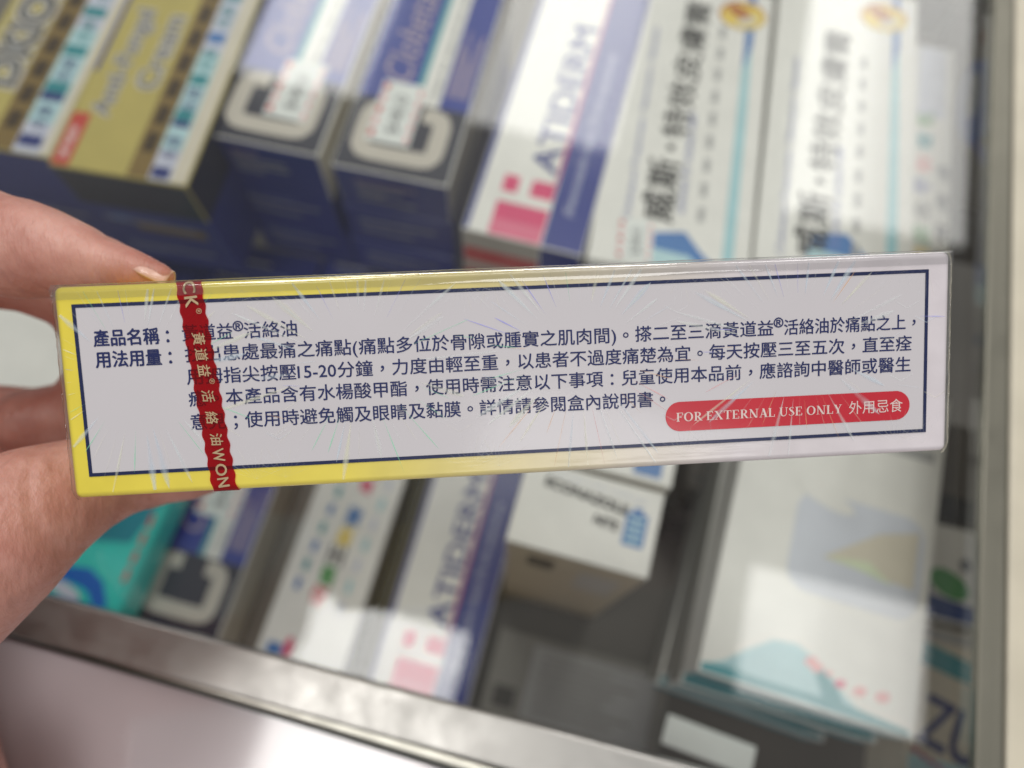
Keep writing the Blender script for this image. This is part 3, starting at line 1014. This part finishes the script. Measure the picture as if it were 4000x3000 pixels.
# hologram starbursts pressed into the wrapping
HUES = [(0.78, 0.90, 1.0), (0.93, 0.98, 0.97), (0.35, 0.95, 0.60), (1.0, 0.62, 0.36), (0.42, 0.42, 1.0), (1.0, 0.42, 0.42), (0.97, 0.97, 0.78), (0.62, 0.60, 0.62)]
ALPH = (0.25, 0.25, 0.62, 0.52, 0.60, 0.48, 0.24, 0.10)
HM = []
for k, h in enumerate(HUES):
    m = bpy.data.materials.new('hologram_foil')
    m.use_nodes = True
    nt = m.node_tree
    pb = nt.nodes['Principled BSDF']
    pb.inputs['Base Color'].default_value = h + (1,)
    pb.inputs['Metallic'].default_value = 0.0
    pb.inputs['Roughness'].default_value = 0.25
    n = nt.nodes.new('ShaderNodeTexNoise')
    n.inputs['Scale'].default_value = 150
    tc = nt.nodes.new('ShaderNodeTexCoord')
    nt.links.new(tc.outputs['Object'], n.inputs['Vector'])
    mr = nt.nodes.new('ShaderNodeMapRange')
    mr.inputs['From Min'].default_value = 0.35
    mr.inputs['From Max'].default_value = 0.65
    mr.inputs['To Min'].default_value = ALPH[k] * (0.25 if k < 7 else 1.0)
    mr.inputs['To Max'].default_value = ALPH[k]
    nt.links.new(n.outputs['Fac'], mr.inputs['Value'])
    nt.links.new(mr.outputs['Result'], pb.inputs['Alpha'])
    HM.append(m)
p = Print()
rr = random.Random(31)


def ray(pa, pb_, w0, w1, m, lay):
    t = 1.0
    for lim, q0, q1 in ((0.7, pa[0], pb_[0]), (119.2, pa[0], pb_[0]), (0.7, pa[1], pb_[1]), (27.2, pa[1], pb_[1])):
        if abs(q1 - q0) > 1e-6:
            tt = (lim - q0) / (q1 - q0)
            if 0 < tt < t:
                t = tt
    w1 = w0 + (w1 - w0) * t
    pb_ = (pa[0] + (pb_[0] - pa[0]) * t, pa[1] + (pb_[1] - pa[1]) * t)
    d = Vector((pb_[0] - pa[0], pb_[1] - pa[1]))
    if d.length < 0.2:
        return
    d.normalize()
    nx, ny = -d.y / 2, d.x / 2
    # a long sliver, pointed at both ends, widest two thirds of the way out
    L, Rr = [], []
    for f_, k_ in ((0.0, 0.0), (0.35, 0.55), (0.68, 1.0), (0.88, 0.62), (1.0, 0.0 if t > 0.999 else 0.5)):
        x_, y_ = pa[0] + (pb_[0] - pa[0]) * f_, pa[1] + (pb_[1] - pa[1]) * f_
        w_ = max(0.012, w1 * k_)
        L.append((x_ - nx * w_, y_ - ny * w_))
        Rr.append((x_ + nx * w_, y_ + ny * w_))
    p.add(face, [L + Rr[::-1]], m, lay)


for bi, (bu, bv) in enumerate(((9.8, 15.2), (38.6, 15.4), (68.0, 15.4), (98.4, 15.4))):
    nr = 46
    for k in range(nr):
        a = 2 * math.pi * (k + rr.random() * 0.9) / nr
        s = math.sin(a)
        if abs(s) < 0.30 and rr.random() < 0.6:
            continue
        soft = rr.random() < (0.62 if s > 0 else 0.40)
        r0 = 7.5 + rr.random() * 0.9
        c0, s0 = math.cos(a), math.sin(a)
        if soft:
            r1 = r0 + 5.0 + rr.random() * 6.5
            w0, w1 = 0.05, 0.35 + 0.75 * rr.random()
            col = rr.choices((0, 1, 6), (4, 5, 3))[0]
        else:
            r1 = r0 + 3.5 + rr.random() * 5.0
            w0, w1 = 0.05, 0.09 + 0.08 * rr.random()
            cs = ((4, 4, 0, 2, 6), (4, 0, 2, 4, 1), (4, 4, 0, 2, 1), (0, 3, 4, 1, 6)) if s > 0 else ((2, 2, 2, 1, 6), (2, 2, 1, 2, 6), (3, 5, 6, 3, 2), (6, 3, 5, 6, 1))
            col = rr.choice(cs[bi])
        pa = (bu + c0 * r0 * 1.02, bv + 0.6 + s0 * r0 * 0.9)
        pb_ = (bu + c0 * r1 * 1.02, bv + 0.6 + s0 * r1 * 0.96)
        if not (0.8 < pa[0] < 119 and 0.8 < pa[1] < 27):
            continue
        ray(pa, pb_, w0, w1, HM[col], 1.30)
        if soft:
            ray(pa, pb_, w0, w1 * 0.60, HM[col], 1.36)
            ray(pa, pb_, w0, w1 * 0.28, HM[rr.choice((0, 1, 6, 1))], 1.42)
    # fine fans and chevrons between the bursts
    for fu, fv, sg in ((bu + 14.2, 26.6, -1), (bu + 14.2, 1.4, 1), (bu + 18.0, 26.6, -1), (bu + 18.0, 1.4, 1)):
        for k in range(11):
            a = math.radians(-70 + 14 * k)
            r1 = 3.0 + 2.5 * rr.random()
            q1 = (fu + math.sin(a) * r1, fv + sg * math.cos(a) * r1)
            if 0.8 < q1[0] < 119 and 0.8 < fu < 119:
                ray((fu, fv), q1, 0.05, 0.07, HM[1 if k % 3 else 6], 1.34)
    for k in range(5):
        u, v = bu + 16 + (rr.random() - .5) * 8, 5 + 18 * rr.random()
        if u < 118:
            p.ribbon(face, [(u - 1.6, v), (u, v - 0.9), (u + 1.6, v)], 0.14, HM[(0, 6, 1, 1, 0)[k]], 1.38)
    for k in range(3):
        u, v = bu + 12 + 8 * rr.random(), 8 + 12 * rr.random()
        if u < 116:
            ray((u, v), (u + 2.0 + 2 * rr.random(), v - 1.0 + 1.6 * rr.random()), 0.06, 0.12, HM[rr.choice((4, 2, 3, 0))], 1.40)
p.build('hologram_film', held)

# red tear strip with scalloped edges, wrapped over the top and bottom edges
ts = bpy.data.materials.new('tear_strip_film')
ts.use_nodes = True
nt = ts.node_tree
pb = nt.nodes['Principled BSDF']
pb.inputs['Base Color'].default_value = rgb(168, 18, 32, 1.0)
pb.inputs['Roughness'].default_value = 0.25
pb.inputs['Coat Weight'].default_value = 0.4
trn = nt.nodes.new('ShaderNodeBsdfTransparent')
trn.inputs[0].default_value = (0.74, 0.05, 0.07, 1)
mx = nt.nodes.new('ShaderNodeMixShader')
mx.inputs[0].default_value = 0.36
nt.links.new(trn.outputs[0], mx.inputs[1])
nt.links.new(pb.outputs[0], mx.inputs[2])
nt.links.new(mx.outputs[0], nt.nodes['Material Output'].inputs[0])


def strip_pt(u, v, o):
    """the strip lies on the front face and follows the rounded edges at top and bottom"""
    r = 0.9
    z = o
    vv = v
    for s_, e_ in ((1, BH), (-1, 0.0)):
        d = (v - (e_ - s_ * r)) * s_
        if d > 0:
            a = min(math.pi / 2, d / r)
            ext = max(0.0, d - r * math.pi / 2)
            vv = e_ - s_ * r + s_ * (r + o) * math.sin(a)
            z = -r + (r + o) * math.cos(a) - ext
    return (u * MM, vv * MM, z * MM)


def strip_axis(v):
    return 17.22 + (28.48 - v) * (19.75 - 17.22) / 28.74


vs, fs = [], []
N = 180
va, vb = -2.0, 31.0
for k in range(N + 1):
    v = va + (vb - va) * k / N
    wv = math.sin(v * 2 * math.pi / 2.05)
    ua = strip_axis(v) - 1.62 + 0.10 * wv
    ub = strip_axis(v) + 1.62 + 0.11 * math.sin(v * 2 * math.pi / 2.05 + 0.9)
    vs += [strip_pt(ua, v, 0.17), strip_pt(ub, v, 0.17)]
    if k:
        n = 2 * k
        fs.append((n - 2, n - 1, n + 1, n))
me = bpy.data.meshes.new('tear_strip')
me.from_pydata(vs, [], fs)
strip = link('tear_strip', me, (ts,), held)
SINK = mat('strip_ink', rgb(204, 178, 140, 1.0), 0.3, var=0.15, scale=400, metal=0.2)
p = Print()


def SF(u, v, o):
    return strip_pt(u, v, o + 0.08)


def sch(ch, v, h, w, du=0.0, sh=0.0, bold=0.02):
    p.text(SF, ch, strip_axis(v) + du, v, 2, SINK, -math.pi / 2 + math.radians(5), 1, bold, width=w * 0.90, height=h * 0.90, centre=True, shear=sh)


sch('I', 28.5, 1.5, 0.3)
sch('C', 27.2, 1.75, 1.6)
sch('K', 25.35, 1.75, 1.5)
sch('®', 24.1, 0.8, 0.8, 0.75, bold=0.0)
sch('黃', 20.5, 1.75, 1.75, 0.1, 0.12, 0.012)
sch('道', 18.4, 1.75, 1.75, 0.1, 0.12, 0.012)
sch('益', 16.3, 1.75, 1.75, 0.1, 0.12, 0.012)
sch('®', 14.85, 0.8, 0.8, 0.85, bold=0.0)
sch('活', 12.9, 1.75, 1.75, 0.0, 0.12, 0.012)
sch('絡', 10.0, 1.75, 1.85, 0.0, 0.12, 0.012)
sch('油', 7.1, 1.75, 1.75, 0.1, 0.12, 0.012)
sch('W', 4.95, 1.6, 1.9)
sch('O', 2.95, 1.6, 1.75)
sch('N', 1.25, 1.6, 1.3)
p.build('strip_lettering', strip)

# clear wrapping folded over the two ends and pulled tight along the top edge
cf = bpy.data.materials.new('cellophane')
cf.use_nodes = True
nt = cf.node_tree
nt.nodes.remove(nt.nodes['Principled BSDF'])
tr = nt.nodes.new('ShaderNodeBsdfTransparent')
tr.inputs[0].default_value = (0.93, 0.93, 0.93, 1)
gl = nt.nodes.new('ShaderNodeBsdfGlossy')
gl.inputs['Roughness'].default_value = 0.07
fr = front_fresnel(nt, 2.3)
ms = nt.nodes.new('ShaderNodeMixShader')
nt.links.new(fr.outputs[0], ms.inputs[0])
nt.links.new(tr.outputs[0], ms.inputs[1])
nt.links.new(gl.outputs[0], ms.inputs[2])
nt.links.new(ms.outputs[0], nt.nodes['Material Output'].inputs[0])
rr = random.Random(5)


def end_fold(side_u, sg):
    vs, fs = [], []
    nv, nz = 40, 10
    for i in range(nv + 1):
        v = -0.25 + (BH + 0.5) * i / nv
        for j in range(nz + 1):
            t = j / nz
            z = 0.25 - t * 4.5
            bulge = 0.28 + 0.35 * math.sin(t * math.pi) * (0.6 + 0.4 * math.sin(v * 1.3)) + 0.12 * (rr.random() - 0.5)
            if j == 0:
                bulge = -0.5
            if j == 1:
                bulge = 0.25 + 0.1 * (rr.random() - .5)
            edge = max(0.0, abs(v - BH / 2) - (BH / 2 - 0.8))
            vs.append(((side_u + sg * (bulge - edge * 0.5)) * MM, v * MM, (z - edge * 0.3) * MM))
    for i in range(nv):
        for j in range(nz):
            a = i * (nz + 1) + j
            fs.append((a, a + 1, a + nz + 2, a + nz + 1))
    me = bpy.data.meshes.new('cellophane_fold')
    me.from_pydata(vs, [], fs)
    for q in me.polygons:
        q.use_smooth = True
    link('cellophane_fold', me, (cf,), held)


end_fold(BW, 1)
end_fold(0.0, -1)
vs, fs = [], []
for i in range(241):
    u = -0.2 + 120.4 * i / 240
    w1 = 0.035 * math.sin(u * 0.35) + 0.03 * (rr.random() - 0.5)
    w2 = 0.04 * math.sin(u * 0.22 + 2) + 0.02 * (rr.random() - 0.5)
    prof = ((-1.7, 0.17), (-1.25 + w1, 0.27 + w2), (-0.85 + w1, 0.24), (-0.45 + w2, 0.28 + 0.5 * w1), (-0.10, 0.16), (0.12, -0.05), (0.26 + w2, -0.45), (0.30, -1.3), (0.22, -3.2))
    for dv, dz in prof:
        vs.append((u * MM, (BH + dv) * MM, dz * MM))
    if i:
        n = len(prof)
        for j in range(n - 1):
            a = (i - 1) * n + j
            fs.append((a, a + n, a + n + 1, a + 1))
me = bpy.data.meshes.new('cellophane_edge')
me.from_pydata(vs, [], fs)
for q in me.polygons:
    q.use_smooth = True
link('cellophane_edge', me, (cf,), held)

# ------------------------------------------------------------------ the hand (box millimetres: u along, v up, w behind the front face)
CH = {
    'index': [(-75, 33, 46, 12), (-58, 40, 36, 10.6), (-40, 40.4, 28, 9.4), (-26, 38.0, 25.5, 8.6), (-19.4, 35.7, 24, 8.1), (-16.0, 34.9, 23.3, 8.0), (-13, 34.3, 22.8, 7.4), (-7, 32.9, 21.8, 5.8),
              (-3.8, 31.8, 21.3, 4.7), (0, 31.0, 20.8, 4.0), (3.0, 30.3, 20.4, 3.2), (6.6, 29.5, 20, 2.1)],
    'index_pad': [(-13, 33.6, 28, 6.4), (-5, 32.2, 27, 4.6), (2, 30.2, 25.0, 2.6)],
    'thumb': [(-60, -30, 30, 17), (-38, -20.5, 8, 13.6), (-24, -14.0, 5, 11.8), (-18.5, -9.0, 10, 11.2), (-14.7, -5.2, 16, 10.0), (-10.5, -3.4, 22, 8.2), (-6.7, -3.6, 27, 6.3), (-2.1, -4.1, 31, 5.0),
              (3.3, -4.6, 33, 4.4), (6.4, -4.7, 34, 3.5)],
    'thumb_pad': [(-5, -4.6, 34, 6.0), (1.5, -4.8, 39, 4.6), (5, -4.8, 39, 3.8)],
    'middle': [(-80, 30, 60, 10), (-60, 36, 54, 8.4), (-42, 34.5, 48, 7.6), (-29, 32.6, 49, 7.6), (-21.4, 28.0, 53, 7.4), (-19.6, 20.5, 56, 7.2), (-21.8, 11, 59, 7.0), (-28, 4, 61, 7.0), (-38, 2.6, 60, 7.0)],
    'ring': [(-84, 10, 72, 11), (-60, 3, 70, 8.4), (-41.5, 1.2, 68, 8.0), (-31, -0.5, 67, 7.6), (-30, -7, 66, 7.0), (-42, -9.5, 64, 7.0)],
    'little': [(-86, 2, 84, 10), (-60, -2, 84, 8.0), (-44, -6, 80, 7.2), (-38, -12, 74, 6.6), (-46, -16, 70, 6.2)],
    'palm': [(-75, 33, 46, 13), (-84, 16, 50, 18), (-84, -2, 52, 19), (-72, -20, 44, 18), (-60, -30, 30, 17)],
    'palm_back': [(-84, 20, 62, 15), (-90, 4, 76, 14), (-92, -14, 80, 14), (-90, -34, 56, 19)],
    'wrist': [(-74, -22, 44, 20), (-66, -52, 40, 22), (-62, -85, 36, 25), (-62, -150, 30, 31)],
}


def chain_spheres(bm, pts):
    for k in range(len(pts) - 1):
        a, b_ = Vector(pts[k][:3]), Vector(pts[k + 1][:3])
        ra, rb = pts[k][3], pts[k + 1][3]
        n = max(2, int((b_ - a).length / (0.22 * min(ra, rb))))
        for i in range(n + (1 if k == len(pts) - 2 else 0)):
            t = i / n
            c_ = a.lerp(b_, t)
            r_ = ra + (rb - ra) * t
            mt = Matrix.Translation((c_.x * MM, c_.y * MM, -c_.z * MM)) @ Matrix.Scale(r_ * MM, 4)
            bmesh.ops.create_icosphere(bm, subdivisions=3, radius=1.0, matrix=mt)


bm = bmesh.new()
for k in CH:
    chain_spheres(bm, CH[k])
me = bpy.data.meshes.new('hand')
bm.to_mesh(me)
bm.free()
tmp = bpy.data.objects.new('hand_volume', me)
COL.objects.link(tmp)
md = tmp.modifiers.new('remesh', 'REMESH')
md.mode = 'VOXEL'
md.voxel_size = 0.0008
md = tmp.modifiers.new('smooth', 'SMOOTH')
md.factor = 0.5
md.iterations = 9
dg = bpy.context.evaluated_depsgraph_get()
hand_me = bpy.data.meshes.new_from_object(tmp.evaluated_get(dg))
bpy.data.objects.remove(tmp)
hand_me.name = 'hand'
for q in hand_me.polygons:
    q.use_smooth = True

skin = bpy.data.materials.new('skin')
skin.use_nodes = True
nt = skin.node_tree
b = nt.nodes['Principled BSDF']
tc = nt.nodes.new('ShaderNodeTexCoord')
n1 = nt.nodes.new('ShaderNodeTexNoise')
n1.inputs['Scale'].default_value = 70
n1.inputs['Detail'].default_value = 4
nt.links.new(tc.outputs['Object'], n1.inputs['Vector'])
rp = nt.nodes.new('ShaderNodeValToRGB')
rp.color_ramp.elements[0].position = 0.3
rp.color_ramp.elements[0].color = rgb(186, 124, 110, 1.0)
rp.color_ramp.elements[1].position = 0.72
rp.color_ramp.elements[1].color = rgb(214, 164, 150, 1.0)
nt.links.new(n1.outputs['Fac'], rp.inputs[0])
n5 = nt.nodes.new('ShaderNodeTexNoise')
n5.inputs['Scale'].default_value = 190
n5.inputs['Detail'].default_value = 6
nt.links.new(tc.outputs['Object'], n5.inputs['Vector'])
r5 = nt.nodes.new('ShaderNodeValToRGB')
r5.color_ramp.elements[0].position = 0.36
r5.color_ramp.elements[0].color = (0.80, 0.66, 0.62, 1)
r5.color_ramp.elements[1].position = 0.62
r5.color_ramp.elements[1].color = (1.06, 1.06, 1.06, 1)
nt.links.new(n5.outputs['Fac'], r5.inputs[0])
mxs = nt.nodes.new('ShaderNodeMix')
mxs.data_type = 'RGBA'
mxs.blend_type = 'MULTIPLY'
mxs.inputs[0].default_value = 0.55
nt.links.new(rp.outputs[0], mxs.inputs[6])
nt.links.new(r5.outputs[0], mxs.inputs[7])
nt.links.new(mxs.outputs[2], b.inputs['Base Color'])
b.inputs['Roughness'].default_value = 0.40
b.inputs['Subsurface Weight'].default_value = 0.25
b.inputs['Subsurface Radius'].default_value = (1.0, 0.35, 0.2)
b.inputs['Subsurface Scale'].default_value = 0.003
mp = nt.nodes.new('ShaderNodeMapping')
mp.inputs['Scale'].default_value = (700, 260, 420)
mp.inputs['Rotation'].default_value = (0.2, 0.3, 0.5)
nt.links.new(tc.outputs['Object'], mp.inputs[0])
n2 = nt.nodes.new('ShaderNodeTexNoise')
n2.inputs['Scale'].default_value = 1.0
n2.inputs['Detail'].default_value = 5
nt.links.new(mp.outputs[0], n2.inputs['Vector'])
bp = nt.nodes.new('ShaderNodeBump')
bp.inputs['Strength'].default_value = 0.75
bp.inputs['Distance'].default_value = 0.0006
nt.links.new(n2.outputs['Fac'], bp.inputs['Height'])
# flexion creases across the thumb and the finger, a few at given places along the hand
sx = nt.nodes.new('ShaderNodeSeparateXYZ')
nt.links.new(tc.outputs['Object'], sx.inputs[0])
n4 = nt.nodes.new('ShaderNodeTexNoise')
n4.inputs['Scale'].default_value = 110
n4.inputs['Detail'].default_value = 3
nt.links.new(tc.outputs['Object'], n4.inputs['Vector'])
ma = nt.nodes.new('ShaderNodeMath')
ma.operation = 'MULTIPLY_ADD'
ma.inputs[1].default_value = 0.0022
nt.links.new(n4.outputs['Fac'], ma.inputs[0])
nt.links.new(sx.outputs['X'], ma.inputs[2])
mb = nt.nodes.new('ShaderNodeMath')
mb.operation = 'MULTIPLY_ADD'
mb.inputs[1].default_value = 0.35
nt.links.new(sx.outputs['Y'], mb.inputs[0])
nt.links.new(ma.outputs[0], mb.inputs[2])
mr = nt.nodes.new('ShaderNodeMapRange')
mr.inputs['From Min'].default_value = -0.026
mr.inputs['From Max'].default_value = 0.006
nt.links.new(mb.outputs[0], mr.inputs['Value'])
cr2 = nt.nodes.new('ShaderNodeValToRGB')
cr2.color_ramp.interpolation = 'EASE'
els = cr2.color_ramp.elements
els[0].position, els[0].color = 0.0, (1, 1, 1, 1)
els[1].position, els[1].color = 1.0, (1, 1, 1, 1)
for ps, dp in ((0.22, 0.5), (0.31, 0.7), (0.40, 0.35), (0.52, 0.0), (0.60, 0.45), (0.70, 0.2)):
    for q, val in ((ps - 0.034, 1.0), (ps, dp), (ps + 0.034, 1.0)):
        e = els.new(q)
        e.color = (val, val, val, 1)
nt.links.new(mr.outputs['Result'], cr2.inputs[0])
bp2 = nt.nodes.new('ShaderNodeBump')
bp2.inputs['Strength'].default_value = 0.28
bp2.inputs['Distance'].default_value = 0.0006
nt.links.new(cr2.outputs[0], bp2.inputs['Height'])
nt.links.new(bp.outputs['Normal'], bp2.inputs['Normal'])
nt.links.new(bp2.outputs['Normal'], b.inputs['Normal'])
hand = link('hand', hand_me, (skin,))
hand.matrix_world = BM
tag(hand, 'bare hand pinching the end of the yellow and white carton, finger above and thumb below', 'hand')

# fingernail of the index finger: a curved plate seen edge on
NAIL = mat('fingernail', rgb(222, 178, 164, 1.02), 0.22, var=0.04, coat=0.3)
vs, fs = [], []
nu, nw = 14, 12
for i in range(nu + 1):
    t = i / nu
    for j in range(nw + 1):
        s_ = j / nw * 2 - 1
        wid = 3.9 * (1 - 0.45 * t ** 3) * (0.70 + 0.30 * min(1, t * 2.5))
        u = 2.0 + 6.3 * t - 0.8 * s_ * s_ * t
        v = 33.55 - 2.2 * t - 1.0 * t * t - 2.2 * s_ * s_
        w_ = 21.0 - 0.8 * t + wid * s_
        vs.append((u * MM, v * MM, -w_ * MM))
for i in range(nu):
    for j in range(nw):
        a = i * (nw + 1) + j
        fs.append((a, a + nw + 1, a + nw + 2, a + 1))
me = bpy.data.meshes.new('fingernail')
me.from_pydata(vs, [], fs)
for q in me.polygons:
    q.use_smooth = True
nail = link('fingernail', me, (NAIL,), hand)
sd = nail.modifiers.new('thick', 'SOLIDIFY')
sd.thickness = 0.0005
